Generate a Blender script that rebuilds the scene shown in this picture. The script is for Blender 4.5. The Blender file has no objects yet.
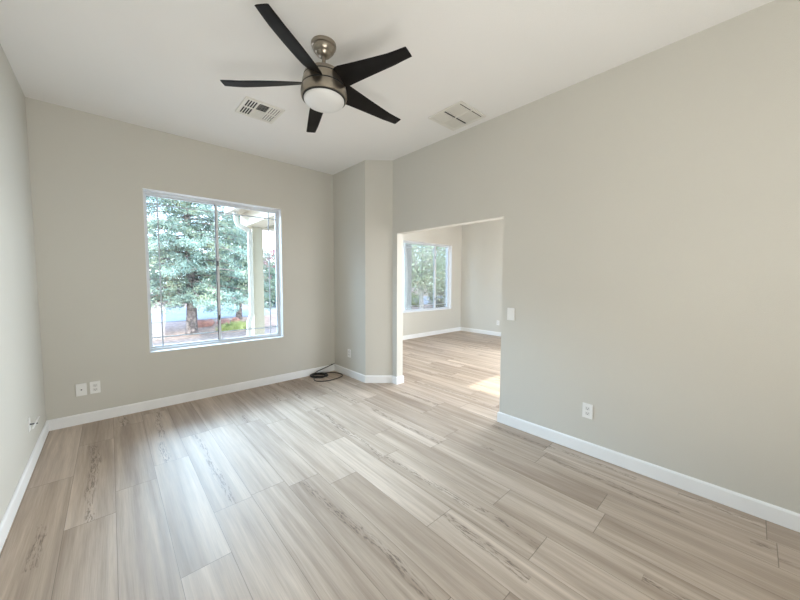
import bpy, bmesh, math, random
import numpy as np
from mathutils import Vector, Matrix
random.seed(7); rng = np.random.default_rng(11)
scene = bpy.context.scene
COL = scene.collection

# ------------------------------------------------------------------ camera
cam_d = bpy.data.cameras.new('camera'); cam = bpy.data.objects.new('camera', cam_d); COL.objects.link(cam)
cam_d.sensor_fit = 'HORIZONTAL'; cam_d.sensor_width = 36.0; cam_d.lens = 36.0 * 319.88 / 800.0
cam_d.clip_start = 0.02; cam_d.clip_end = 400
rt = Vector((0.74098687, -0.67150918, 0.00372477)); up = Vector((0.03839873, 0.04790805, 0.9981134)); fw = Vector((0.67042076, 0.7394459, -0.06128434))
M = Matrix((rt, up, -fw)).transposed().to_4x4(); M.translation = (0, 0, 1.42)
cam.matrix_world = M
scene.camera = cam

# ------------------------------------------------------------------ colour management
vs = scene.view_settings
scene.display_settings.display_device = 'sRGB'
vs.view_transform = 'Standard'; vs.look = 'None'; vs.gamma = 1.0; vs.use_curve_mapping = False
vs.exposure = 0.95

# ------------------------------------------------------------------ world: blue sky, white haze and clouds
world = bpy.data.worlds.new('sky'); scene.world = world; world.use_nodes = True
nt = world.node_tree; nt.nodes.clear(); N = nt.nodes.new; L = nt.links.new
out = N('ShaderNodeOutputWorld'); bg = N('ShaderNodeBackground'); tc = N('ShaderNodeTexCoord')
sep = N('ShaderNodeSeparateXYZ'); L(tc.outputs['Generated'], sep.inputs[0])
rp = N('ShaderNodeValToRGB'); L(sep.outputs['Z'], rp.inputs[0])
rp.color_ramp.elements[0].position = 0.0; rp.color_ramp.elements[0].color = (0.80, 0.89, 1.0, 1)
rp.color_ramp.elements[1].position = 0.9; rp.color_ramp.elements[1].color = (0.16, 0.36, 0.85, 1)
e = rp.color_ramp.elements.new(0.12); e.color = (0.62, 0.80, 1.0, 1)
e = rp.color_ramp.elements.new(0.3); e.color = (0.34, 0.60, 1.0, 1)
cn = N('ShaderNodeTexNoise'); cn.inputs['Scale'].default_value = 4.0; cn.inputs['Detail'].default_value = 6
L(tc.outputs['Generated'], cn.inputs['Vector'])
cr = N('ShaderNodeValToRGB'); L(cn.outputs[0], cr.inputs[0]); cr.color_ramp.elements[0].position = 0.45; cr.color_ramp.elements[1].position = 0.62
mx = N('ShaderNodeMix'); mx.data_type = 'RGBA'; L(cr.outputs[0], mx.inputs['Factor']); L(rp.outputs[0], mx.inputs['A']); mx.inputs['B'].default_value = (0.95, 0.97, 1.0, 1)
L(mx.outputs['Result'], bg.inputs['Color']); bg.inputs['Strength'].default_value = 3.0
L(bg.outputs[0], out.inputs['Surface'])

# ------------------------------------------------------------------ sun (comes from behind the house)
sd = bpy.data.lights.new('sun', 'SUN'); sd.energy = 4.2; sd.angle = math.radians(0.6); sd.color = (1.0, 0.93, 0.82)
so = bpy.data.objects.new('sun', sd); COL.objects.link(so)
SUN_DIR = Vector((0.08, 0.86, -0.50)).normalized()
so.rotation_euler = SUN_DIR.to_track_quat('-Z', 'Y').to_euler()

# ------------------------------------------------------------------ room measures
XL, XR, XR2 = -0.488, 2.861, 2.968     # left wall, partition faces
D, D2 = 4.37, 5.55                     # front walls of the two rooms
H, H2 = 3.016, 3.25
X1, Y1, Y2, Y3, Y4 = 2.580, 3.551, 3.309, 3.215, 1.659
HO = 2.044
YB = -2.6                              # back wall
YB2 = -1.6                             # back wall of the second room
XF = 7.36                              # far right wall of second room
W1 = (0.2934, 1.7678, 0.623, 2.382)
W2 = (5.02, 6.93, 0.645, 2.365)

def area(name, loc, aim, sx, sy, power, color):
    l = bpy.data.lights.new(name, 'AREA'); l.shape = 'RECTANGLE'; l.size = sx; l.size_y = sy; l.energy = power; l.color = color
    o = bpy.data.objects.new(name, l); COL.objects.link(o); o.location = loc
    o.rotation_euler = (Vector(aim) - Vector(loc)).to_track_quat('-Z', 'Y').to_euler()
    return o
# fill lamps added behind the camera, then lamps for the second room's window daylight
area('fill_light_back', (0.6, -2.3, 1.6), (0.2, 2.5, 1.3), 2.0, 1.8, 8, (1.0, 0.97, 0.92))  # added fill, brightens the room from behind the camera
area('fill_light_low', (0.35, -0.9, 0.35), (0.2, 0.2, 3.0), 1.3, 1.6, 34, (1.0, 0.985, 0.95))  # added upward fill, brightens the ceiling
sl = area('side_window_light', (7.28, 2.1, 1.45), (0.0, 2.6, 1.2), 2.6, 2.1, 84, (0.84, 0.93, 1.0)); sl.data.spread = math.radians(115)
area('patio_window_light', (4.4, -1.35, 1.35), (7.2, 3.6, 1.2), 2.4, 2.2, 46, (1.0, 0.97, 0.92))
# added outdoor lamp above the view, boosting daylight through the first window
area('window_fill_light', (-0.9, 8.3, 4.55), (1.6, 2.4, 0.9), 6.4, 2.0, 1550, (0.56, 0.78, 1.0))

# ------------------------------------------------------------------ helpers
MATS = {}
def mat(name, color=(0.8, 0.8, 0.8), rough=0.5, metal=0.0, noise=None, bump=None, spec=None, vary=None):
    """plain procedural material; vary=(scale, amount) tints, bump=(scale, strength)"""
    if name in MATS: return MATS[name]
    m = bpy.data.materials.new(name); m.use_nodes = True; t = m.node_tree; b = t.nodes['Principled BSDF']
    b.inputs['Base Color'].default_value = (*color, 1); b.inputs['Roughness'].default_value = rough; b.inputs['Metallic'].default_value = metal
    if spec is not None: b.inputs['Specular IOR Level'].default_value = spec
    tcn = t.nodes.new('ShaderNodeTexCoord')
    sc_, am = vary or (3.0, 0.03)
    n = t.nodes.new('ShaderNodeTexNoise'); n.inputs['Scale'].default_value = sc_; n.inputs['Detail'].default_value = 4
    t.links.new(tcn.outputs['Object'], n.inputs['Vector'])
    r = t.nodes.new('ShaderNodeValToRGB'); t.links.new(n.outputs[0], r.inputs[0])
    r.color_ramp.elements[0].position = 0.3; r.color_ramp.elements[1].position = 0.7
    r.color_ramp.elements[0].color = (*[max(0, c * (1 - am)) for c in color], 1)
    r.color_ramp.elements[1].color = (*[min(1, c * (1 + am)) for c in color], 1)
    t.links.new(r.outputs[0], b.inputs['Base Color'])
    if bump:
        n2 = t.nodes.new('ShaderNodeTexNoise'); n2.inputs['Scale'].default_value = bump[0]; n2.inputs['Detail'].default_value = 3
        t.links.new(tcn.outputs['Object'], n2.inputs['Vector'])
        bp = t.nodes.new('ShaderNodeBump'); bp.inputs['Strength'].default_value = bump[1]; bp.inputs['Distance'].default_value = 0.004
        t.links.new(n2.outputs[0], bp.inputs['Height']); t.links.new(bp.outputs[0], b.inputs['Normal'])
    MATS[name] = m
    return m

def link(name, bm, m, parent=None, smooth=False):
    me = bpy.data.meshes.new(name); bmesh.ops.recalc_face_normals(bm, faces=bm.faces); bm.to_mesh(me); bm.free()
    o = bpy.data.objects.new(name, me); COL.objects.link(o); me.materials.append(m)
    if smooth:
        for p in me.polygons: p.use_smooth = True
    if parent: o.parent = parent
    return o
def struct(name, bm, m, parent=None, smooth=False):
    o = link(name, bm, m, parent, smooth)
    if not parent: o['kind'] = 'structure'
    return o
def tag(o, label, cat, group=None, kind=None):
    o['label'] = label; o['category'] = cat
    if group: o['group'] = group
    if kind: o['kind'] = kind
    return o
def thing(name, loc, label, cat, group=None, rot=None):
    o = bpy.data.objects.new(name, None); COL.objects.link(o); o.location = loc; o.empty_display_size = 0.05
    if rot is not None: o.rotation_euler = rot
    return tag(o, label, cat, group)
def box(bm, x0, x1, y0, y1, z0, z1, bev=0.0, mtx=None):
    b2 = bmesh.new(); bmesh.ops.create_cube(b2, size=1.0)
    for v in b2.verts:
        v.co = Vector(((x0 + x1) / 2 + v.co.x * (x1 - x0), (y0 + y1) / 2 + v.co.y * (y1 - y0), (z0 + z1) / 2 + v.co.z * (z1 - z0)))
    if bev > 0: bmesh.ops.bevel(b2, geom=b2.edges[:], offset=bev, segments=2, profile=0.6, affect='EDGES')
    if mtx: bmesh.ops.transform(b2, matrix=mtx, verts=b2.verts)
    tmp = bpy.data.meshes.new('t'); b2.to_mesh(tmp); b2.free(); bm.from_mesh(tmp); bpy.data.meshes.remove(tmp)
    return bm
def B(*a, **k): return box(bmesh.new(), *a, **k)
def prism(pts, z0, z1, bm=None):
    bm = bm or bmesh.new()
    lo = [bm.verts.new((x, y, z0)) for x, y in pts]; hi = [bm.verts.new((x, y, z1)) for x, y in pts]
    bm.faces.new(lo); bm.faces.new(hi)
    n = len(pts)
    for i in range(n): bm.faces.new((lo[i], lo[(i + 1) % n], hi[(i + 1) % n], hi[i]))
    return bm
def tube(bm, pts, radii, seg=8, cap=True):
    pts = [Vector(p) for p in pts]
    if not hasattr(radii, '__len__'): radii = [radii] * len(pts)
    rings = []; nrm = None
    for i, p in enumerate(pts):
        d = (pts[min(i + 1, len(pts) - 1)] - pts[max(i - 1, 0)]).normalized()
        if nrm is None:
            nrm = d.orthogonal().normalized()
        else:
            nrm = (nrm - d * nrm.dot(d)).normalized()
        bn = d.cross(nrm)
        rings.append([bm.verts.new(p + (nrm * math.cos(2 * math.pi * k / seg) + bn * math.sin(2 * math.pi * k / seg)) * radii[i]) for k in range(seg)])
    for a, b in zip(rings, rings[1:]):
        for k in range(seg): bm.faces.new((a[k], a[(k + 1) % seg], b[(k + 1) % seg], b[k]))
    if cap: bm.faces.new(rings[0]); bm.faces.new(rings[-1])
    return bm
def lathe(prof, seg=48, bm=None):
    """profile (radius, z), closed at the axis"""
    bm = bm or bmesh.new(); rings = []
    for r, z in prof:
        if r < 1e-6: rings.append([bm.verts.new((0, 0, z))])
        else: rings.append([bm.verts.new((r * math.cos(2 * math.pi * k / seg), r * math.sin(2 * math.pi * k / seg), z)) for k in range(seg)])
    for a, b in zip(rings, rings[1:]):
        for k in range(seg):
            k2 = (k + 1) % seg
            if len(a) == 1 and len(b) == 1: continue
            if len(a) == 1: bm.faces.new((a[0], b[k], b[k2]))
            elif len(b) == 1: bm.faces.new((a[k], a[k2], b[0]))
            else: bm.faces.new((a[k], a[k2], b[k2], b[k]))
    return bm
def quads(name, V, m, parent=None):
    """V: (n,4,3) array of quads"""
    n = len(V); me = bpy.data.meshes.new(name)
    me.vertices.add(n * 4); me.vertices.foreach_set('co', V.reshape(-1).astype(np.float32))
    me.loops.add(n * 4); me.loops.foreach_set('vertex_index', np.arange(n * 4, dtype=np.int32))
    me.polygons.add(n); me.polygons.foreach_set('loop_start', np.arange(0, n * 4, 4, dtype=np.int32)); me.polygons.foreach_set('loop_total', np.full(n, 4, dtype=np.int32))
    me.update(calc_edges=True); me.materials.append(m)
    o = bpy.data.objects.new(name, me); COL.objects.link(o)
    if parent: o.parent = parent
    return o

# ------------------------------------------------------------------ materials
WALL = mat('wall_paint', (0.60, 0.585, 0.53), 0.85, bump=(260, 0.35), vary=(1.2, 0.012))
WALL2 = WALL
REVEAL = mat('reveal_paint', (0.80, 0.80, 0.79), 0.7, bump=(260, 0.2))
CEIL = mat('ceiling_paint', (0.82, 0.81, 0.785), 0.9, bump=(220, 0.35), vary=(1.0, 0.01))
TRIM = mat('trim_paint', (0.84, 0.85, 0.85), 0.4)
VINYL = mat('window_vinyl', (0.68, 0.71, 0.74), 0.45)
GRID = mat('grid_enamel', (0.48, 0.53, 0.58), 0.45)
PLASTIC = mat('white_plastic', (0.82, 0.82, 0.80), 0.35)
PLASTIC2 = mat('white_plastic_insert', (0.72, 0.72, 0.70), 0.35)
GAP_SHADE = mat('switch_gap_shade', (0.35, 0.36, 0.37), 0.5)  # grey for the shade in the gap round the rocker
DARK = mat('dark_slot', (0.03, 0.03, 0.03), 0.7)
DUCT_SHADE = mat('duct_shade', (0.008, 0.008, 0.007), 0.8)  # near-black, the shade inside the vents put into colour
VENTM = mat('vent_enamel', (0.74, 0.72, 0.66), 0.45)
NICKEL = mat('brushed_nickel', (0.36, 0.32, 0.265), 0.32, 0.95, vary=(60, 0.05))
BLADE = mat('blade_wood', (0.006, 0.005, 0.0045), 0.5, vary=(20, 0.3), spec=0.18)
GLOBE = mat('opal_glass', (0.72, 0.72, 0.71), 0.3)
RUBBER = mat('black_rubber', (0.012, 0.011, 0.010), 0.45)
LATCH = mat('latch_metal', (0.06, 0.06, 0.065), 0.4, 0.5)

def glass_mat():
    m = bpy.data.materials.new('window_glass'); m.use_nodes = True; t = m.node_tree; t.nodes.clear()
    o = t.nodes.new('ShaderNodeOutputMaterial'); mix = t.nodes.new('ShaderNodeMixShader')
    tr = t.nodes.new('ShaderNodeBsdfTransparent'); gl = t.nodes.new('ShaderNodeBsdfGlossy'); fr = t.nodes.new('ShaderNodeFresnel')
    tr.inputs[0].default_value = (0.93, 0.96, 0.97, 1); gl.inputs['Roughness'].default_value = 0.0; fr.inputs[0].default_value = 1.45
    ml = t.nodes.new('ShaderNodeMath'); ml.operation = 'MULTIPLY'; ml.inputs[1].default_value = 0.7
    t.links.new(fr.outputs[0], ml.inputs[0]); t.links.new(ml.outputs[0], mix.inputs[0]); t.links.new(tr.outputs[0], mix.inputs[1]); t.links.new(gl.outputs[0], mix.inputs[2]); t.links.new(mix.outputs[0], o.inputs[0])
    return m
GLASS = glass_mat()

def floor_mat():
    m = bpy.data.materials.new('vinyl_planks'); m.use_nodes = True; t = m.node_tree; b = t.nodes['Principled BSDF']
    def math_(op, a, c=None, d=None):
        n = t.nodes.new('ShaderNodeMath'); n.operation = op
        for i, v in enumerate((a, c, d)):
            if v is None: continue
            if isinstance(v, (int, float)): n.inputs[i].default_value = v
            else: t.links.new(v, n.inputs[i])
        return n.outputs[0]
    def comb(x, y, z=0.0):
        n = t.nodes.new('ShaderNodeCombineXYZ')
        for i, v in enumerate((x, y, z)):
            if isinstance(v, (int, float)): n.inputs[i].default_value = v
            else: t.links.new(v, n.inputs[i])
        return n.outputs[0]
    def noise(vec, detail=3, rough=0.5, dist=0.0):
        n = t.nodes.new('ShaderNodeTexNoise'); n.inputs['Scale'].default_value = 1.0; n.inputs['Detail'].default_value = detail; n.inputs['Roughness'].default_value = rough; n.inputs['Distortion'].default_value = dist
        t.links.new(vec, n.inputs['Vector']); return n.outputs[0]
    def ramp(v, stops):
        n = t.nodes.new('ShaderNodeValToRGB'); t.links.new(v, n.inputs[0]); el = n.color_ramp.elements
        while len(el) < len(stops): el.new(0.5)
        for e_, (p, c) in zip(el, stops): e_.position = p; e_.color = (*c, 1) if len(c) == 3 else c
        return n.outputs[0]
    def mixc(f, a, c, mode='MIX'):
        n = t.nodes.new('ShaderNodeMix'); n.data_type = 'RGBA'; n.blend_type = mode
        for k, v in (('Factor', f), ('A', a), ('B', c)):
            s = n.inputs[k] if k == 'Factor' else [i for i in n.inputs if i.name == k and i.type == 'RGBA'][0]
            if isinstance(v, (int, float)): s.default_value = v
            elif isinstance(v, tuple): s.default_value = (*v, 1)
            else: t.links.new(v, s)
        return [o_ for o_ in n.outputs if o_.type == 'RGBA'][0]
    tcn = t.nodes.new('ShaderNodeTexCoord'); sp = t.nodes.new('ShaderNodeSeparateXYZ'); t.links.new(tcn.outputs['Object'], sp.inputs[0])
    x, y = sp.outputs[0], sp.outputs[1]
    Wp, Lp = 0.2215, 1.235
    u = math_('DIVIDE', math_('SUBTRACT', x, 0.1965), Wp)
    iu = math_('FLOOR', u); fu = math_('FRACT', u)
    wn = t.nodes.new('ShaderNodeTexWhiteNoise'); wn.noise_dimensions = '1D'; t.links.new(math_('ADD', iu, 31.7), wn.inputs['W'])
    v = math_('ADD', math_('DIVIDE', y, Lp), wn.outputs['Value'])
    iv = math_('FLOOR', v); fv = math_('FRACT', v)
    wn2 = t.nodes.new('ShaderNodeTexWhiteNoise'); wn2.noise_dimensions = '2D'; t.links.new(comb(iu, iv), wn2.inputs['Vector'])
    sc3 = t.nodes.new('ShaderNodeSeparateColor'); t.links.new(wn2.outputs['Color'], sc3.inputs[0])
    r1, r2, r3 = sc3.outputs[0], sc3.outputs[1], sc3.outputs[2]
    offx = math_('MULTIPLY', r1, 37.0); offy = math_('MULTIPLY', r2, 53.0)
    # broad streaks, fine grain
    big = noise(comb(math_('ADD', math_('MULTIPLY', x, 11.0), offx), math_('ADD', math_('MULTIPLY', y, 0.55), offy)), 3, 0.55, 0.4)
    mid = noise(comb(math_('ADD', math_('MULTIPLY', x, 45.0), offx), math_('ADD', math_('MULTIPLY', y, 1.4), offy), 3.0), 4, 0.6, 0.2)
    fine = noise(comb(math_('ADD', math_('MULTIPLY', x, 260.0), offx), math_('ADD', math_('MULTIPLY', y, 6.0), offy), 7.0), 3, 0.6)
    base = ramp(big, [(0.25, (0.325, 0.25, 0.188)), (0.5, (0.465, 0.376, 0.298)), (0.75, (0.62, 0.52, 0.425))])
    tone = ramp(r3, [(0.0, (0.87, 0.855, 0.85)), (0.5, (0.99, 0.99, 0.99)), (1.0, (1.10, 1.11, 1.13))])
    c = mixc(1.0, base, tone, 'MULTIPLY')
    c = mixc(0.5, c, ramp(mid, [(0.3, (0.74, 0.72, 0.71)), (0.65, (1.14, 1.14, 1.14))]), 'MULTIPLY')
    c = mixc(0.30, c, ramp(fine, [(0.35, (0.72, 0.70, 0.68)), (0.6, (1.1, 1.1, 1.1))]), 'MULTIPLY')
    # cathedral veins: narrow wandering band in some planks with nested dark rings
    wander = math_('MULTIPLY', math_('SUBTRACT', noise(comb(math_('MULTIPLY', iu, 3.1), math_('ADD', math_('MULTIPLY', y, 1.0), offy), 1.0), 2), 0.5), 0.9)
    dc = math_('ABSOLUTE', math_('SUBTRACT', math_('SUBTRACT', fu, math_('ADD', 0.35, math_('MULTIPLY', r1, 0.3))), wander))
    width = math_('MULTIPLY', noise(comb(math_('MULTIPLY', iu, 5.3), math_('ADD', math_('MULTIPLY', y, 2.6), offy), 5.0), 2), 0.26)
    inb = math_('SMOOTH_MIN', math_('MAXIMUM', math_('MULTIPLY', math_('SUBTRACT', width, dc), 14.0), 0.0), 1.0, 0.1)
    has = math_('GREATER_THAN', r2, 0.5)
    seg = math_('GREATER_THAN', noise(comb(math_('MULTIPLY', iu, 9.1), math_('ADD', math_('MULTIPLY', y, 0.9), offx), 2.0), 1), 0.44)
    ph = math_('ADD', math_('MULTIPLY', dc, 46.0), math_('MULTIPLY', noise(comb(math_('MULTIPLY', x, 34.0), math_('MULTIPLY', y, 5.0), offy), 4, 0.65), 30.0))
    ring = math_('POWER', math_('ADD', math_('MULTIPLY', math_('SINE', ph), 0.5), 0.5), 3.0)
    vein = math_('MULTIPLY', math_('MULTIPLY', math_('MULTIPLY', inb, has), seg), ring)
    c = mixc(math_('MULTIPLY', vein, 0.68), c, (0.11, 0.078, 0.06))
    # seams
    eu = math_('MINIMUM', fu, math_('SUBTRACT', 1.0, fu)); ev = math_('MINIMUM', fv, math_('SUBTRACT', 1.0, fv))
    su = math_('LESS_THAN', math_('MULTIPLY', eu, Wp), 0.0012); sv = math_('LESS_THAN', math_('MULTIPLY', ev, Lp), 0.0018)
    seam = math_('MAXIMUM', su, sv)
    c = mixc(math_('MULTIPLY', seam, 0.6), c, (0.10, 0.078, 0.062))
    t.links.new(c, b.inputs['Base Color'])
    b.inputs['Specular IOR Level'].default_value = 0.30
    t.links.new(math_('ADD', 0.40, math_('MULTIPLY', mid, 0.16)), b.inputs['Roughness'])
    bp = t.nodes.new('ShaderNodeBump'); bp.inputs['Strength'].default_value = 0.25; bp.inputs['Distance'].default_value = 0.002
    hgt = math_('SUBTRACT', math_('MULTIPLY', fine, 0.3), seam)
    t.links.new(hgt, bp.inputs['Height']); t.links.new(bp.outputs[0], b.inputs['Normal'])
    return m
FLOOR = floor_mat()

# ------------------------------------------------------------------ setting: floor, ceilings, walls
struct('floor', prism([(XL - .2, YB - .2), (XR2, YB - .2), (XR2, YB2 - .15), (XF + .2, YB2 - .15), (XF + .2, D2 + .2), (XR2 - .16, D2 + .2), (XR2 - .16, D + .2), (XL - .2, D + .2)], -0.12, 0.0), FLOOR)
struct('ceiling', prism([(XL - .2, YB - .2), (XR2, YB - .2), (XR2, D + .2), (XL - .2, D + .2)], H, H + 0.4), CEIL)
struct('ceiling', prism([(XR2, YB2 - .15), (XF + .2, YB2 - .15), (XF + .2, D2 + .2), (XR2, D2 + .2)], H2, H2 + 0.2), CEIL)

def wall_with_hole(axis, a0, a1, c0, c1, z1, hole):
    """wall whose long axis runs a0..a1, thickness c0..c1, one rectangular hole (a,b,z0,z1)"""
    bm = bmesh.new()
    ha, hb, hz0, hz1 = hole
    for p0, p1, q0, q1 in ((a0, ha, 0, z1), (hb, a1, 0, z1), (ha, hb, 0, hz0), (ha, hb, hz1, z1)):
        if p1 - p0 < 1e-5 or q1 - q0 < 1e-5: continue
        if axis == 'x': box(bm, p0, p1, c0, c1, q0, q1)
        else: box(bm, c0, c1, p0, p1, q0, q1)
    return bm
T = 0.20
struct('wall_left', B(XL - .15, XL, YB, D, 0, H), WALL)
struct('wall_front', wall_with_hole('x', XL - .15, X1, D, D + T, H, W1), WALL)
struct('wall_right', wall_with_hole('y', YB, Y3, XR, XR2, H, (Y4, Y3, 0, HO)), WALL)
struct('wall_corner', prism([(XR, Y3), (XR2, Y3), (XR2, D2), (XR2 - .16, D2), (XR2 - .16, D + T), (X1, D + T), (X1, Y1), (XR, Y2)], 0, H), WALL)
struct('wall_back', B(XL - .15, XR2, YB - .15, YB, 0, H), WALL)
struct('wall_room_front', wall_with_hole('x', XR2 - .16, XF + .15, D2, D2 + T, H2, W2), WALL2)
struct('wall_room_right', B(XF, XF + .15, YB2, D2, 0, H2), WALL2)
# back wall of the second room with a patio opening that lets the sun in
struct('wall_room_back', wall_with_hole('x', XR2, XF + .15, YB2 - .15, YB2, H2, (3.12, 6.4, 0.06, 2.48)), WALL2)

# baseboards: profile extruded along a polyline (room side on the left of the path)
def baseboard(name, pts, closed_ends=True, h=0.102, th=0.014):
    bm = bmesh.new(); pts = [Vector((p[0], p[1])) for p in pts]
    prof = [(0, 0), (th, 0), (th, h - .012), (th - .004, h - .004), (th - .009, h), (0, h)]
    secs = []
    for i, p in enumerate(pts):
        dirs = []
        if i > 0: dirs.append((pts[i] - pts[i - 1]).normalized())
        if i < len(pts) - 1: dirs.append((pts[i + 1] - pts[i]).normalized())
        ns = [Vector((-d.y, d.x)) for d in dirs]
        if len(ns) == 2: nn = (ns[0] + ns[1]); nn = nn / max(nn.dot(ns[0]), 0.2)
        else: nn = ns[0]
        secs.append([bm.verts.new((p.x + nn.x * o, p.y + nn.y * o, z)) for o, z in prof])
    k = len(prof)
    for a, b in zip(secs, secs[1:]):
        for i in range(k): bm.faces.new((a[i], a[(i + 1) % k], b[(i + 1) % k], b[i]))
    bm.faces.new(secs[0]); bm.faces.new(secs[-1])
    return struct(name, bm, TRIM)
g = 0.0
baseboard('baseboard_left', [(XL, D - .0145), (XL, YB + .001)])
baseboard('baseboard_front', [(X1 - .0145, D), (XL, D)])
baseboard('baseboard_corner', [(XR2, D2 - .0145), (XR2, Y3), (XR, Y3), (XR, Y2), (X1, Y1), (X1, D - .0001)])
baseboard('baseboard_right', [(XR, YB + .001), (XR, Y4), (XR2, Y4), (XR2, YB2 + .001)])
baseboard('baseboard_room_front', [(XF - .0145, D2), (XR2, D2)])
baseboard('baseboard_room_right', [(XF, YB2 + .001), (XF, D2 - .0001)])

# ------------------------------------------------------------------ windows
def window(n, W, yw, stile, muntins_v, muntins_h, latches, rev=0.10):
    x0, x1, z0, z1 = W; yf = yw + rev; ym = yf + 0.06
    root = bpy.data.objects.new('window_%d' % n, None); COL.objects.link(root); root['kind'] = 'structure'; root.location = ((x0 + x1) / 2, yw, z0)
    inv = Matrix.Translation((-(x0 + x1) / 2, -yw, -z0))
    def part(name, bm, m, par=None):
        bmesh.ops.transform(bm, matrix=inv, verts=bm.verts); return link(name, bm, m, par or root)
    # outer frame
    f = 0.028; bm = bmesh.new(); e_ = 0.0005
    box(bm, x0 + e_, x1 - e_, yf, ym, z0 + e_, z0 + f, .003); box(bm, x0 + e_, x1 - e_, yf, ym, z1 - f, z1 - e_, .003)
    box(bm, x0 + e_, x0 + f, yf, ym, z0 + f, z1 - f, .003); box(bm, x1 - f, x1 - e_, yf, ym, z0 + f, z1 - f, .003)
    part('window_frame', bm, VINYL)
    # painted liner of the recess
    bm = bmesh.new(); l = 0.004
    box(bm, x0, x1, yw - .003, yf, z0, z0 + l); box(bm, x0, x1, yw - .003, yf, z1 - l, z1)
    box(bm, x0, x0 + l, yw - .003, yf, z0 + l, z1 - l); box(bm, x1 - l, x1, yw - .003, yf, z0 + l, z1 - l)
    part('window_reveal', bm, REVEAL)
    for (sx0, sx1, y0, y1, fl, fr) in ((x0 + f, stile + .004, yf + .031, yf + .054, .010, .016), (stile - .019, x1 - f, yf + .006, yf + .029, .026 if n == 1 else .045, .014)):
        bm = bmesh.new(); b_ = 0.018; a0, a1 = z0 + f, z1 - f
        box(bm, sx0, sx1, y0, y1, a0, a0 + b_, .002); box(bm, sx0, sx1, y0, y1, a1 - b_, a1, .002)
        box(bm, sx0, sx0 + fl, y0, y1, a0 + b_, a1 - b_, .002); box(bm, sx1 - fr, sx1, y0, y1, a0 + b_, a1 - b_, .002)
        sash = part('window_sash', bm, VINYL)
        part('glass_pane', B(sx0 + fl, sx1 - fr, (y0 + y1) / 2 - .002, (y0 + y1) / 2 + .002, a0 + b_, a1 - b_), GLASS, None)
        bm = bmesh.new(); yc = (y0 + y1) / 2 - .006; mw = .0062
        for mv in muntins_v:
            if sx0 + fl < mv < sx1 - fr: box(bm, mv - mw, mv + mw, yc - .004, yc + .002, a0 + b_, a1 - b_)
        for mh in muntins_h: box(bm, sx0 + fl, sx1 - fr, yc - .0041, yc + .0021, mh - mw, mh + mw)
        part('muntins', bm, GRID)
    for lz in latches:
        part('latch', B(stile - .016, stile - .004, yf - .008, yf + .006, lz - .03, lz + .03, .002), LATCH)
    # dark strip standing in for the shadow gap beside the meeting stile
    if n == 1: part('stile_shadow', B(stile - .0265, stile - .0195, yf + .008, yf + .030, z0 + f + .019, z1 - f - .019), LATCH)
    return root
window(1, W1, D, 1.013, (0.426, 1.635), (0.765, 2.252), (0.95, 1.62))
window(2, W2, D2, 6.385, (5.32, 6.80), (0.79, 2.22), (0.93, 2.02))

# ------------------------------------------------------------------ ceiling fan
FC = Vector((1.1374, 2.0342, H - .0005)); axis = Vector((-0.0137, -0.0206, -1.0)).normalized()
ex = (Vector((1, 0, 0)) - axis * axis.x).normalized(); ey = (-axis).cross(ex)
fan = thing('ceiling_fan', FC, 'five-blade ceiling fan with black blades, brushed nickel motor and white globe light', 'ceiling fan')
FM = Matrix((ex, ey, -axis)).transposed().to_4x4()
def fpart(name, bm, m, smooth=True, par=None):
    bmesh.ops.transform(bm, matrix=FM, verts=bm.verts); return link(name, bm, m, par or fan, smooth)
def sharp(o, ang=35):
    o.data.update()
    try:
        bm = bmesh.new(); bm.from_mesh(o.data)
        for e in bm.edges: e.smooth = (len(e.link_faces) == 2 and e.calc_face_angle(0) < math.radians(ang))
        bm.to_mesh(o.data); bm.free()
    except Exception as ex_: pass
    return o
cbm = lathe([(0, .0), (.083, .0), (.084, -.010), (.081, -.022), (.073, -.026), (.070, -.044), (.058, -.058), (.050, -.062), (.044, -.074), (.030, -.084), (.020, -.088), (0, -.088)])
bmesh.ops.transform(cbm, matrix=FM.inverted(), verts=cbm.verts)   # flange stays flush with the ceiling
sharp(fpart('canopy', cbm, NICKEL))
sharp(fpart('downrod', lathe([(0, -.08), (.0125, -.08), (.0125, -.182), (.022, -.184), (.026, -.200), (0, -.200)], 24), NICKEL))
zz = lambda z: z - H
motor = sharp(fpart('motor_housing', lathe([(0, zz(2.828)), (.070, zz(2.828)), (.110, zz(2.822)), (.128, zz(2.808)), (.136, zz(2.786)),
     (.130, zz(2.783)), (.130, zz(2.779)), (.138, zz(2.776)), (.144, zz(2.752)), (.147, zz(2.724)), (.137, zz(2.721)), (.137, zz(2.717)),
     (.149, zz(2.714)), (.154, zz(2.690)), (.154, zz(2.668)), (.149, zz(2.650)), (0, zz(2.650))], 64), NICKEL))
fpart('slot_shade', lathe([(.1300, zz(2.784)), (.1368, zz(2.784)), (.1378, zz(2.778)), (.1300, zz(2.778))], 64), DARK, True, motor)  # dark rings painted as shade in the housing slots and globe seam
fpart('slot_shade', lathe([(.1375, zz(2.722)), (.1475, zz(2.722)), (.1490, zz(2.716)), (.1375, zz(2.716))], 64), DARK, True, motor)
fpart('slot_shade', lathe([(0, zz(2.6495)), (.1425, zz(2.6495)), (.1425, zz(2.645)), (0, zz(2.645))], 64), DARK, True, motor)
dome = [(0, zz(2.6445)), (.1345, zz(2.6445))] + [(.1345 * math.cos(a), zz(2.641) - .041 * math.sin(a)) for a in [i * math.pi / 2 / 14 for i in range(0, 14)]] + [(0, zz(2.600))]
sharp(fpart('light_globe', lathe(dome, 64), GLOBE), 60)
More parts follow.
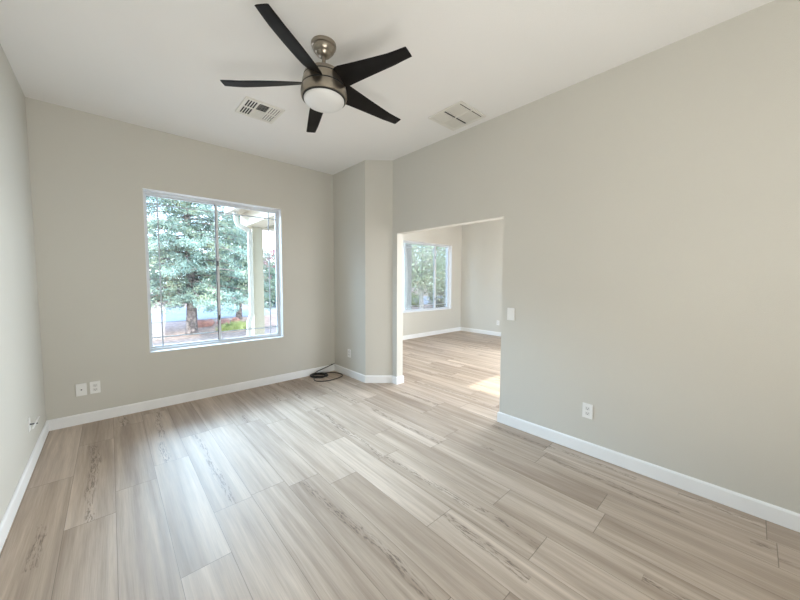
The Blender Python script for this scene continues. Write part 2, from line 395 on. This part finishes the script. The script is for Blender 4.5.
def blade(k):
    a = math.radians(-145.10) + k * 2 * math.pi / 5
    bm = bmesh.new(); n = 22; secs = []
    for i in range(n + 1):
        s = i / n; r = .126 + (.6615 - .126) * s
        tw = math.radians(-31 + (31 - 6.3) * min(1, s * 1.15) ** 0.7)
        hw = .0715 + (.0384 - .0715) * s
        if s < .06: hw *= .80 + .20 * (s / .06)
        zc = zz(2.752) + (zz(2.7235) - zz(2.752)) * min(1, s * 1.3)
        u = Vector((math.cos(a), math.sin(a), 0)); t_ = Vector((-math.sin(a), math.cos(a), 0))
        v = t_ * math.cos(tw) + Vector((0, 0, 1)) * math.sin(tw); nn = u.cross(v).normalized()
        c = u * r + Vector((0, 0, zc)); row = []
        m_ = 8
        for sgn in (1, -1):
            for j in range(m_ + 1):
                q = (-1 + 2 * j / m_) * sgn
                th_ = .0042 * math.sqrt(max(0.06, 1 - abs(q) ** 6))
                row.append(c + v * hw * q + nn * th_ * sgn)
        secs.append([bm.verts.new(p) for p in row])
    kk = len(secs[0])
    for p, q in zip(secs, secs[1:]):
        for i in range(kk): bm.faces.new((p[i], p[(i + 1) % kk], q[(i + 1) % kk], q[i]))
    bm.faces.new(secs[0]); bm.faces.new(secs[-1])
    sharp(fpart('blade', bm, BLADE), 40)
for k in range(5): blade(k)

# ------------------------------------------------------------------ ceiling vents
def slat(bm, c, ln, wd, th, along, tilt):
    m = Matrix.Translation(c) @ (Matrix.Rotation(tilt, 4, 'Y') if along == 'y' else Matrix.Rotation(tilt, 4, 'X'))
    if along == 'y': box(bm, -wd / 2, wd / 2, -ln / 2, ln / 2, -th / 2, th / 2, mtx=m)
    else: box(bm, -ln / 2, ln / 2, -wd / 2, wd / 2, -th / 2, th / 2, mtx=m)
def frame_ring(x0, x1, y0, y1, w, z0, z1, bev=.002):
    bm = bmesh.new()
    box(bm, x0, x1, y0, y0 + w, z0, z1, bev); box(bm, x0, x1, y1 - w, y1, z0, z1, bev)
    box(bm, x0, x0 + w, y0 + w, y1 - w, z0, z1, bev); box(bm, x1 - w, x1, y0 + w, y1 - w, z0, z1, bev)
    return bm
v1c = (1.113, 3.208, H)
v1 = thing('air_register', v1c, 'white ceiling air register with dark louvred openings, beyond the fan near the window', 'vent')
hx, hy = .173, .168
link('frame', frame_ring(-hx, hx, -hy, hy, .026, -.012, -.0003), VENTM, v1)
link('duct_shade_plate', B(-hx + .02, hx - .02, -hy + .02, hy - .02, -.003, -.0006), DUCT_SHADE, v1)  # flat dark plate painted as the shade behind the louvres
bm = bmesh.new()
for xx in (-.052, .052): box(bm, xx - .006, xx + .006, -hy + .026, hy - .026, -.0115, -.004)
box(bm, -hx + .026, hx - .026, -.006, .006, -.0112, -.0042)
link('divider', bm, VENTM, v1)
for (xa, xb, mode) in ((-.147, -.058, 'L'), (-.046, .046, 'M'), (.058, .147, 'R')):
    for (ya, yb, row) in ((-.142, -.006, 0), (.006, .142, 1)):
        bm = bmesh.new(); cx, cy = (xa + xb) / 2, (ya + yb) / 2
        if mode in 'LR':
            for i in range(5):
                xs = xa + (xb - xa) * i / 4
                slat(bm, (xs, cy, -.0078), yb - ya - .006, .0095 if mode == 'L' else .0185, .0012, 'y', math.radians(4 if mode == 'L' else -8))
        else:
            for i in range(6):
                ys = ya + (yb - ya) * (i + .5) / 6
                slat(bm, (cx, ys, -.0078), xb - xa, .0016 if row == 0 else .026, .0012, 'x', 0.0 if row == 0 else math.radians(6))
        link('louvre', bm, VENTM, v1)
link('lever', B(.118, .128, .05, .062, -.020, -.010, .001), VENTM, v1)

v2c = (2.571, 2.020, H)
v2 = thing('return_grille', v2c, 'square off-white ceiling return grille beside the long right wall', 'vent')
hx, hy = .198, .202
link('frame', frame_ring(-hx, hx, -hy, hy, .028, -.010, -.0003), VENTM, v2)
link('duct_shade_plate', B(-hx + .02, hx - .02, -hy + .02, hy - .02, -.0025, -.0006), DUCT_SHADE, v2)  # same dark plate, shade behind the grille as colour
bm = bmesh.new(); n = 22
for i in range(n):
    ys = -hy + .040 + (2 * hy - .066) * (i + .5) / n
    if i == 11: continue
    slat(bm, (0, ys, -.0060), 2 * hx - .056, .0158 if i in (10, 12, 0) else .0176, .0012, 'x', math.radians(9))
link('louvre', bm, VENTM, v2)
link('divider', B(-.005, .005, -hy + .028, hy - .028, -.0095, -.0035), VENTM, v2)

# ------------------------------------------------------------------ wall plates
def plate(name, loc, nrm, label, cat, kind, w=.076, h=.120, group=None):
    """built facing -Y, then turned so that it faces nrm"""
    ang = {'-y': 0, '-x': -math.pi / 2, '+x': math.pi / 2}[nrm]
    r = thing(name, loc, label, cat, group, rot=(0, 0, ang))
    link('cover_plate', B(-w / 2, w / 2, -.0085, -.0004, -h / 2, h / 2, .0018), PLASTIC, r)
    if kind == 'duplex':
        for s in (1, -1):
            f = link('receptacle', B(-.017, .017, -.0098, -.0070, s * .0205 - .0145, s * .0205 + .0145, .001), PLASTIC2, r)
            zc = s * .0205
            bm = bmesh.new(); box(bm, -.0085, -.0060, -.0102, -.0090, zc - .003, zc + .007); box(bm, .0058, .0083, -.0102, -.0090, zc - .0025, zc + .0065)
            box(bm, -.0028, .0028, -.0102, -.0090, zc - .0105, zc - .0055)
            link('slot', bm, DARK, f)
        link('screw', B(-.002, .002, -.0088, -.0070, -.002, .002), PLASTIC2, r)
    elif kind == 'coax':
        bm = bmesh.new(); tube(bm, [(0, -.006, 0), (0, -.016, 0)], .0055, 10); link('coax_jack', bm, LATCH, r)
        for s in (1, -1): link('screw', B(-.0025, .0025, -.0084, -.0070, s * .042 - .0025, s * .042 + .0025), PLASTIC2, r)
    elif kind == 'rocker':
        m = Matrix.Rotation(math.radians(4), 4, 'X')
        link('rocker', B(-.0165, .0165, -.0115, -.0050, -.033, .033, .0015, mtx=m), PLASTIC, r)
        link('rocker_gap_shade', frame_ring(-.0195, .0195, -.036, .036, .002, 0, .0010, 0), GAP_SHADE, r).rotation_euler = (math.pi / 2, 0, 0)  # grey ring painted as the shaded gap round the rocker
        r.children[-1].location = (0, -.0072, 0)
    return r
plate('cable_outlet', (-.245, D, .341), '-y', 'white wall plate with one round cable jack, left of the pair below the window', 'wall plate', 'coax')
plate('power_outlet', (-.147, D, .343), '-y', 'white duplex power outlet, right of the pair on the window wall', 'outlet', 'duplex')
plate('power_outlet', (X1, 3.950, .345), '-x', 'small cream duplex outlet on the short corner wall above the cable coil', 'outlet', 'duplex')
plate('power_outlet', (XR, .8615, .360), '-x', 'white duplex power outlet alone low on the long right wall', 'outlet', 'duplex')
plate('light_switch', (XR, 1.556, 1.100), '-x', 'white rocker light switch beside the opening on the long right wall', 'light switch', 'rocker')
plate('power_outlet', (XF, 4.36, .340), '-x', 'small white outlet on the far wall of the second room, seen through the opening', 'outlet', 'duplex')

# plate with a stem and a white lever, low on the left wall
r = thing('lever_fixture', (XL, 3.576, .337), 'small white wall plate with a stub and slanted white lever, low on the left wall', 'wall fixture', rot=(0, 0, math.pi / 2))
link('cover_plate', B(-.030, .030, -.006, -.0004, -.050, .050, .0015), PLASTIC, r)
bm = bmesh.new(); tube(bm, [(0, -.005, 0), (0, -.026, -.001), (0, -.046, -.002)], [.006, .0045, .004], 10); link('stem', bm, LATCH, r)
bm = bmesh.new(); tube(bm, [(-.010, -.020, -.034), (.0, -.034, .0), (.008, -.052, .046)], [.0055, .0055, .005], 10); link('lever', bm, PLASTIC, r)

# ------------------------------------------------------------------ coiled cable in the corner
bm = bmesh.new(); pts = []
cc = Vector((2.235, 4.235, 0))
for i in range(0, 241):
    a = i / 240 * 2 * math.pi * 6 + 1.9
    rr = .100 + .010 * math.sin(a * .37 + 1) + .006 * math.sin(a * 1.7)
    ux, uy = Vector((.80, -.60, 0)), Vector((.60, .80, 0))
    p = cc + ux * math.cos(a) * rr * 1.12 + uy * math.sin(a) * rr * .80
    p.z = .006 + .022 * (i / 240) + .004 * math.sin(a * 2.3)
    pts.append(p)
last = pts[-1]
rise = [Vector((2.20, 4.31, .040)), Vector((2.27, 4.335, .055)), Vector((2.36, 4.345, .072)), Vector((2.45, 4.350, .090)), Vector((2.515, 4.352, .106))]
tube(bm, pts + rise, .0062, 6)
# one wide loose loop
def spline(P, n=10):
    P = [Vector(p) for p in P]; out_ = []
    for i in range(len(P) - 1):
        p0, p1, p2, p3 = P[max(i - 1, 0)], P[i], P[i + 1], P[min(i + 2, len(P) - 1)]
        for j in range(n):
            t_ = j / n; out_.append(.5 * ((2 * p1) + (p2 - p0) * t_ + (2 * p0 - 5 * p1 + 4 * p2 - p3) * t_ ** 2 + (3 * p1 - p0 - 3 * p2 + p3) * t_ ** 3))
    return out_ + [P[-1]]
loop = spline([(2.26, 4.32, .016), (2.40, 4.318, .007), (2.50, 4.24, .007), (2.535, 4.12, .007), (2.50, 4.02, .007), (2.38, 3.965, .007), (2.23, 3.955, .007), (2.12, 4.01, .007), (2.09, 4.09, .007), (2.13, 4.19, .012)])
cable = thing('coiled_cable', (cc.x, cc.y, 0), 'coiled black cable on the corner floor, its end rising up the baseboard', 'cable')
bm2 = bmesh.new(); tube(bm2, loop, .0065, 6)
tr = Matrix.Translation((-cc.x, -cc.y, 0))
bmesh.ops.transform(bm, matrix=tr, verts=bm.verts); bmesh.ops.transform(bm2, matrix=tr, verts=bm2.verts)
link('cord', bm, RUBBER, cable, True); link('loose_loop', bm2, RUBBER, cable, True)
bm = bmesh.new(); tube(bm, [(2.505, 4.352, .104), (2.53, 4.352, .109), (2.536, 4.352, .110), (2.566, 4.350, .118)], [.0085, .0085, .004, .003], 8)
bmesh.ops.transform(bm, matrix=tr, verts=bm.verts); link('plug', bm, RUBBER, cable, True)

# ================================================================== outdoors
GZ = -0.30
GRAVEL = mat('gravel_ground', (0.40, 0.285, 0.225), 0.95, bump=(30, 0.8), vary=(9, 0.35))
ROAD = mat('road_surface', (0.34, 0.36, 0.38), 0.9, vary=(2, 0.08))
STUCCO = mat('cream_stucco', (0.40, 0.345, 0.26), 0.9, bump=(120, 0.5))
SOFFIT = mat('porch_paint', (0.42, 0.37, 0.285), 0.8)
GUTTER = mat('gutter_enamel', (0.42, 0.385, 0.33), 0.5)
BARK = mat('bark', (0.20, 0.165, 0.15), 0.95, bump=(40, 1.0), vary=(11, 0.75))
PALEBARK = mat('pale_bark', (0.60, 0.60, 0.58), 0.9, bump=(30, 0.6), vary=(8, 0.2))
def leaf_mat(name, c0, c1, c2, scale=1.2):
    m = bpy.data.materials.new(name); m.use_nodes = True; t = m.node_tree; b = t.nodes['Principled BSDF']
    tcn = t.nodes.new('ShaderNodeTexCoord'); n = t.nodes.new('ShaderNodeTexNoise'); n.inputs['Scale'].default_value = scale; n.inputs['Detail'].default_value = 8; n.inputs['Roughness'].default_value = .7
    t.links.new(tcn.outputs['Object'], n.inputs['Vector']); r = t.nodes.new('ShaderNodeValToRGB'); t.links.new(n.outputs[0], r.inputs[0])
    el = r.color_ramp.elements; el.new(.5)
    for e_, p, c in zip(el, (.32, .5, .66), (c0, c1, c2)): e_.position = p; e_.color = (*c, 1)
    t.links.new(r.outputs[0], b.inputs['Base Color']); b.inputs['Roughness'].default_value = .6
    tl = t.nodes.new('ShaderNodeBsdfTranslucent'); t.links.new(r.outputs[0], tl.inputs[0]); mi = t.nodes.new('ShaderNodeMixShader'); mi.inputs[0].default_value = .3
    t.links.new(b.outputs[0], mi.inputs[1]); t.links.new(tl.outputs[0], mi.inputs[2]); t.links.new(mi.outputs[0], t.nodes['Material Output'].inputs[0])
    return m
SPRUCE = leaf_mat('spruce_needles', (0.12, 0.18, 0.15), (0.26, 0.35, 0.285), (0.47, 0.50, 0.30))
SPRUCE2 = leaf_mat('fir_needles', (0.10, 0.155, 0.12), (0.20, 0.28, 0.20), (0.34, 0.42, 0.27))
BROAD = leaf_mat('broad_leaves', (0.34, 0.41, 0.27), (0.50, 0.60, 0.42), (0.68, 0.62, 0.48))
REDL = leaf_mat('red_leaves', (0.240, 0.104, 0.112), (0.360, 0.192, 0.192), (0.440, 0.304, 0.288))
ORANGE = leaf_mat('orange_leaves', (0.55, 0.22, 0.12), (0.75, 0.36, 0.22), (0.80, 0.50, 0.35))
LIME = leaf_mat('lime_leaves', (0.26, 0.32, 0.12), (0.38, 0.45, 0.18), (0.50, 0.54, 0.27), 4)
SAGE = leaf_mat('sage_leaves', (0.128, 0.152, 0.096), (0.216, 0.248, 0.168), (0.336, 0.336, 0.240), 3)
REDROCK = mat('red_rock', (0.55, 0.28, 0.22), 0.9, bump=(12, 0.8), vary=(5, 0.25))

struct('ground', prism([(-70, D + .25), (XR2 - .2, D + .25), (XR2 - .2, D2 + .25), (120, D2 + .25), (120, 140), (-70, 140)], GZ - .2, GZ), GRAVEL)
struct('ground', prism([(-70, -40), (120, -40), (120, YB - .25), (-70, YB - .25)], GZ - .2, GZ), GRAVEL)
struct('road', prism([(-70, 15.8), (120, 15.8), (120, 23.5), (-70, 23.5)], GZ - .02, GZ + .02), ROAD)

# porch: column, beam, soffit, gutter, downspout
porch = thing('porch', (2.0, 6.1, GZ), 'cream stucco porch with a square column and overhanging beam outside the window', 'porch')
pt = Matrix.Translation((-2.0, -6.1, -GZ))
def pp(name, bm, m, par=porch):
    bmesh.ops.transform(bm, matrix=pt, verts=bm.verts); return link(name, bm, m, par)
pp('column', B(1.905, 2.085, 6.0, 6.26, GZ, 2.36, .008), STUCCO)
bm = bmesh.new(); box(bm, 1.81, 2.12, D + T + .002, 6.34, 2.36, 2.60, .005); pp('beam', bm, SOFFIT)
pp('beam', B(2.12, 5.58, 6.02, 6.30, 2.36, 2.60, .005), SOFFIT)
bm = bmesh.new(); box(bm, 1.65, 5.56, D2 + T + .003, 6.34, 2.60, 2.70, .004); box(bm, 1.65, XR2 - .163, D + T + .003, D2 + T + .003, 2.60, 2.70, .004); pp('roof_slab', bm, SOFFIT)
pp('column', B(5.58, 5.85, 6.0, 6.26, GZ, 2.36, .008), REVEAL)
bm = bmesh.new(); box(bm, 1.55, 1.65, D + T + .003, 6.36, 2.575, 2.69, .010); pp('gutter', bm, GUTTER)
ds = thing('downspout', (1.85, 6.0, GZ), 'white bent rain downspout running down beside the porch column', 'downspout')
bm = bmesh.new()
path = [Vector(p) for p in ((1.625, 6.0, 2.574), (1.645, 6.0, 2.40), (1.665, 6.0, 2.36), (1.835, 6.0, 2.275), (1.850, 6.0, 2.24), (1.850, 6.0, .80), (1.838, 6.0, .775), (1.812, 6.0, .70), (1.800, 6.0, .67), (1.800, 6.0, GZ + .02))]
sec = []
for i, p in enumerate(path):
    d = (path[min(i + 1, len(path) - 1)] - path[max(i - 1, 0)]).normalized(); s = Vector((0, 1, 0)); n_ = d.cross(s).normalized()
    sec.append([bm.verts.new(p + n_ * a * .036 + s * b_ * .030 - Vector((0, .035, 0))) for a, b_ in ((1, .7), (.7, 1), (-.7, 1), (-1, .7), (-1, -.7), (-.7, -1), (.7, -1), (1, -.7))])
for p, q in zip(sec, sec[1:]):
    for i in range(8): bm.faces.new((p[i], p[(i + 1) % 8], q[(i + 1) % 8], q[i]))
bm.faces.new(sec[0]); bm.faces.new(sec[-1])
bmesh.ops.transform(bm, matrix=Matrix.Translation((-1.85, -6.0, -GZ)), verts=bm.verts)
link('pipe', bm, GUTTER, ds)
for zb in (2.05, 1.0):
    link('strap', B(-.040, .040, -.068, -.002, zb - GZ - .012, zb - GZ + .012, .002), GUTTER, ds)

def leaves(centers, per, spread, size, flat=1.0):
    """random small quads clustered around centers -> (n,4,3)"""
    C = np.repeat(np.asarray(centers, float), per, axis=0)
    P = C + rng.normal(0, 1, C.shape) * np.array([spread, spread, spread * flat])
    a = rng.normal(0, 1, C.shape); a /= np.linalg.norm(a, axis=1, keepdims=True)
    b = np.cross(a, rng.normal(0, 1, C.shape)); b /= np.linalg.norm(b, axis=1, keepdims=True)
    s = size[0] * rng.uniform(.6, 1.3, (len(C), 1)); w = size[1] * rng.uniform(.6, 1.3, (len(C), 1))
    a = a * s / 2; b = b * w / 2
    return np.stack([P - a - b * .6, P + a - b * .4, P + a * .9 + b * .5, P - a + b], axis=1)

def conifer(name, base, height, radius, clear, nb, per, label, leafm, barkm, tr=.17, size=(.085, .030), seed=1, group=None):
    rnd = random.Random(seed); t = thing(name, base, label, 'tree', group)
    bm = bmesh.new(); tube(bm, [(0, 0, -.05), (0, 0, .1), (.02, .01, clear), (-.03, .0, height * .5), (0, 0, height * .97)], [tr * 1.25, tr, tr * .82, tr * .5, .02], 12); link('trunk', bm, barkm, t, True)
    bm = bmesh.new(); cs = []
    for i in range(nb):
        s = (i + rnd.random()) / nb; z = clear + (height - clear) * s ** 1.15 * .96
        R = radius * (1 - s) ** .75 * rnd.uniform(.7, 1.08); a = i * 2.39996 + rnd.uniform(-.3, .3)
        ln = R; lift = rnd.uniform(-.05, .22) * (1 - .3 * s)
        pts = []
        for j in range(7):
            q = j / 6; pts.append(Vector((math.cos(a + .15 * q) * ln * q, math.sin(a + .15 * q) * ln * q, z + ln * (lift * q - .22 * q * q))))
        r0 = .035 * (1 - s) + .008
        tube(bm, pts, [r0 * (1 - .85 * j / 6) for j in range(7)], 5)
        m_ = max(4, int(ln * 9))
        for j in range(m_):
            q = .12 + .91 * (j + rnd.random()) / m_; k = min(5, int(q * 6)); p = pts[k].lerp(pts[k + 1], q * 6 - k) if q < 1 else pts[6].copy()
            side = rnd.choice((-1, 1)); off = rnd.uniform(.05, .36) * (1.15 - q * .6) * side * min(1, ln)
            p2 = p + Vector((-math.sin(a), math.cos(a), 0)) * off + Vector((0, 0, rnd.uniform(-.08, .10)))
            cs.append(p2)
            if j % 2 == 0: tube(bm, [p, p2], [.006, .003], 4)
    link('branches', bm, barkm, t, True)
    quads('needles', leaves([tuple(c) for c in cs], per, .085, size, .55), leafm, t)
    return t
conifer('spruce_tree', (1.87, 11.86, GZ), 8.5, 2.75, .95, 165, 34, 'large blue-green spruce with spreading low branches, filling the left window pane', SPRUCE, BARK, .165, seed=3)
conifer('spruce_tree', (4.15, 15.1, GZ), 6.0, 1.95, 1.0, 110, 22, 'smaller dark-trunked conifer behind the downspout in the right window pane', SPRUCE2, BARK, .13, size=(.12, .04), seed=8)
conifer('spruce_tree', (8.4, 20.2, GZ), 4.2, 2.3, .3, 80, 26, 'low blue-green conifer seen right of the porch column', SPRUCE2, BARK, .12, size=(.15, .05), seed=12)

def crown(name, base, trunk_h, r, rz, n, per, label, leafm, barkm, tr=.1, size=(.12, .09), cat='tree', seed=1, group=None, spread=.16):
    rnd = random.Random(seed); t = thing(name, base, label, cat, group)
    zc = trunk_h + rz * .8; bm = bmesh.new(); cs = []
    if trunk_h > .3:
        tb = bmesh.new(); tube(tb, [(0, 0, -.05), (.02, 0, trunk_h * .6), (-.02, .02, trunk_h), (0, 0, zc)], [tr * 1.2, tr, tr * .9, tr * .4], 10); link('trunk', tb, barkm, t, True)
    for i in range(n):
        d = Vector((rnd.gauss(0, 1), rnd.gauss(0, 1), rnd.gauss(0, 1))).normalized(); q = rnd.uniform(.35, 1) ** .6 * rnd.uniform(.85, 1.1)
        p = Vector((d.x * r * q, d.y * r * q, zc + d.z * rz * q))
        if p.z < .04: p.z = rnd.uniform(.04, .15)
        cs.append(p)
        if i % 6 == 0:
            s0 = Vector((0, 0, max(.0, min(trunk_h, zc)))); tube(bm, [s0, s0.lerp(p, .5) + Vector((0, 0, .08 * r)), p], [tr * .35, tr * .2, .006], 4)
    link('branches' if trunk_h > .3 else 'stems', bm, barkm, t, True)
    quads('leaves', leaves([tuple(c) for c in cs], per, spread * max(.4, min(1.6, r)), size, .9), leafm, t)
    return t
# seen through the first window, beyond the road
crown('red_leaf_tree', (11.3, 30.5, GZ), 1.2, 2.2, 2.0, 90, 22, 'reddish-leaved tree beyond the road, above the low conifer right of the porch column', REDL, BARK, .12, (.22, .16), seed=4)
for i, (x, y, r, rz, lab) in enumerate(((-4.5, 31, 3.4, 2.6, 'pale green tree beyond the road at the far left of the left window pane'),
                                        (2.6, 31, 2.8, 2.2, 'rounded green tree beyond the road behind the large spruce trunk'),
                                        (9.0, 36, 2.4, 2.0, 'green tree beyond the road behind the dark-trunked conifer'),
                                        (15.5, 36, 3.0, 1.7, 'distant green tree beyond the road at the right edge of the right window pane'))):
    crown('broadleaf_tree', (x, y, GZ), .9, r, rz, 130, 20, lab, SPRUCE2 if i % 2 else SPRUCE, BARK, .14, (.26, .18), seed=20 + i)
# grass clump
gp = []
for i in range(900):
    a = rng.uniform(0, 2 * math.pi); q = math.sqrt(rng.uniform(0, 1)); x = math.cos(a) * q * .62; y = math.sin(a) * q * .35
    h_ = rng.uniform(.14, .34) * (1.1 - .5 * q); lean = rng.normal(0, .06, 2); w = .011
    d = rng.uniform(0, math.pi); dx, dy = math.cos(d) * w, math.sin(d) * w
    gp.append([(x - dx, y - dy, 0), (x + dx, y + dy, 0), (x + lean[0] + dx * .3, y + lean[1] + dy * .3, h_), (x + lean[0] - dx * .3, y + lean[1] - dy * .3, h_)])
go = quads('grass_clump', np.array(gp), LIME); go.location = (3.22, 12.0, GZ)
tag(go, 'bright lime green grass clump on the gravel beside the downspout', 'grass', kind='stuff')
# red rocks behind the big trunk
rk_labels = ['rounded red rock just right of the big spruce trunk', 'red rock in the middle of the rock row behind the spruce', 'smallest red rock at the right end of the rock row', 'low red rock left of the middle rock behind the spruce']
for i, (x, y, s) in enumerate(((2.50, 13.55, .24), (3.26, 13.9, .17), (3.80, 14.3, .13), (2.86, 14.3, .15))):
    bm = bmesh.new(); bmesh.ops.create_icosphere(bm, subdivisions=3, radius=1)
    rr_ = random.Random(i + 5); ph = [rr_.uniform(0, 6) for _ in range(6)]
    for v in bm.verts:
        k = 1 + .14 * math.sin(v.co.x * 3 + ph[0]) + .12 * math.sin(v.co.y * 4 + ph[1]) + .1 * math.sin(v.co.z * 5 + ph[2] + v.co.x * 2)
        v.co = Vector((v.co.x * s * 1.3 * k, v.co.y * s * k, max(-.02, v.co.z * s * .8 * k + s * .3)))
    o = link('red_rock', bm, REDROCK, None, False); o.location = (x, y, GZ); tag(o, rk_labels[i], 'rock', 'red rocks behind the spruce')
# seen through the second window
crown('broadleaf_tree', (11.75, 11.35, GZ), 1.5, 3.1, 1.9, 480, 36, 'big green tree with a pale trunk filling the top of the second room window', BROAD, PALEBARK, .12, (.11, .08), seed=31)
crown('lime_shrub', (15.0, 15.25, GZ), .0, .55, .48, 80, 26, 'round lime green shrub left of the pale trunk in the second room window', LIME, BARK, .03, (.07, .05), 'shrub', seed=33)
crown('sage_shrub', (15.3, 13.1, GZ), .0, .85, 1.05, 120, 30, 'grey-green shrub behind the right pane of the second room window', SAGE, BARK, .04, (.08, .06), 'shrub', seed=35)
crown('orange_tree', (21.0, 17.4, GZ), .9, 1.0, .75, 70, 24, 'small orange-leaved tree above the grey-green shrub in the second room window', ORANGE, BARK, .06, (.12, .09), 'tree', seed=37)
for i, (x, y, r, rz, lab) in enumerate(((33, 35, 3.3, 2.3, 'distant green tree across the road, left in the second room window'), (40, 29, 3.0, 1.8, 'distant green tree across the road, right in the second room window'))):
    crown('broadleaf_tree', (x, y, GZ), .8, r, rz, 110, 20, lab, SPRUCE2, BARK, .14, (.28, .2), seed=40 + i)
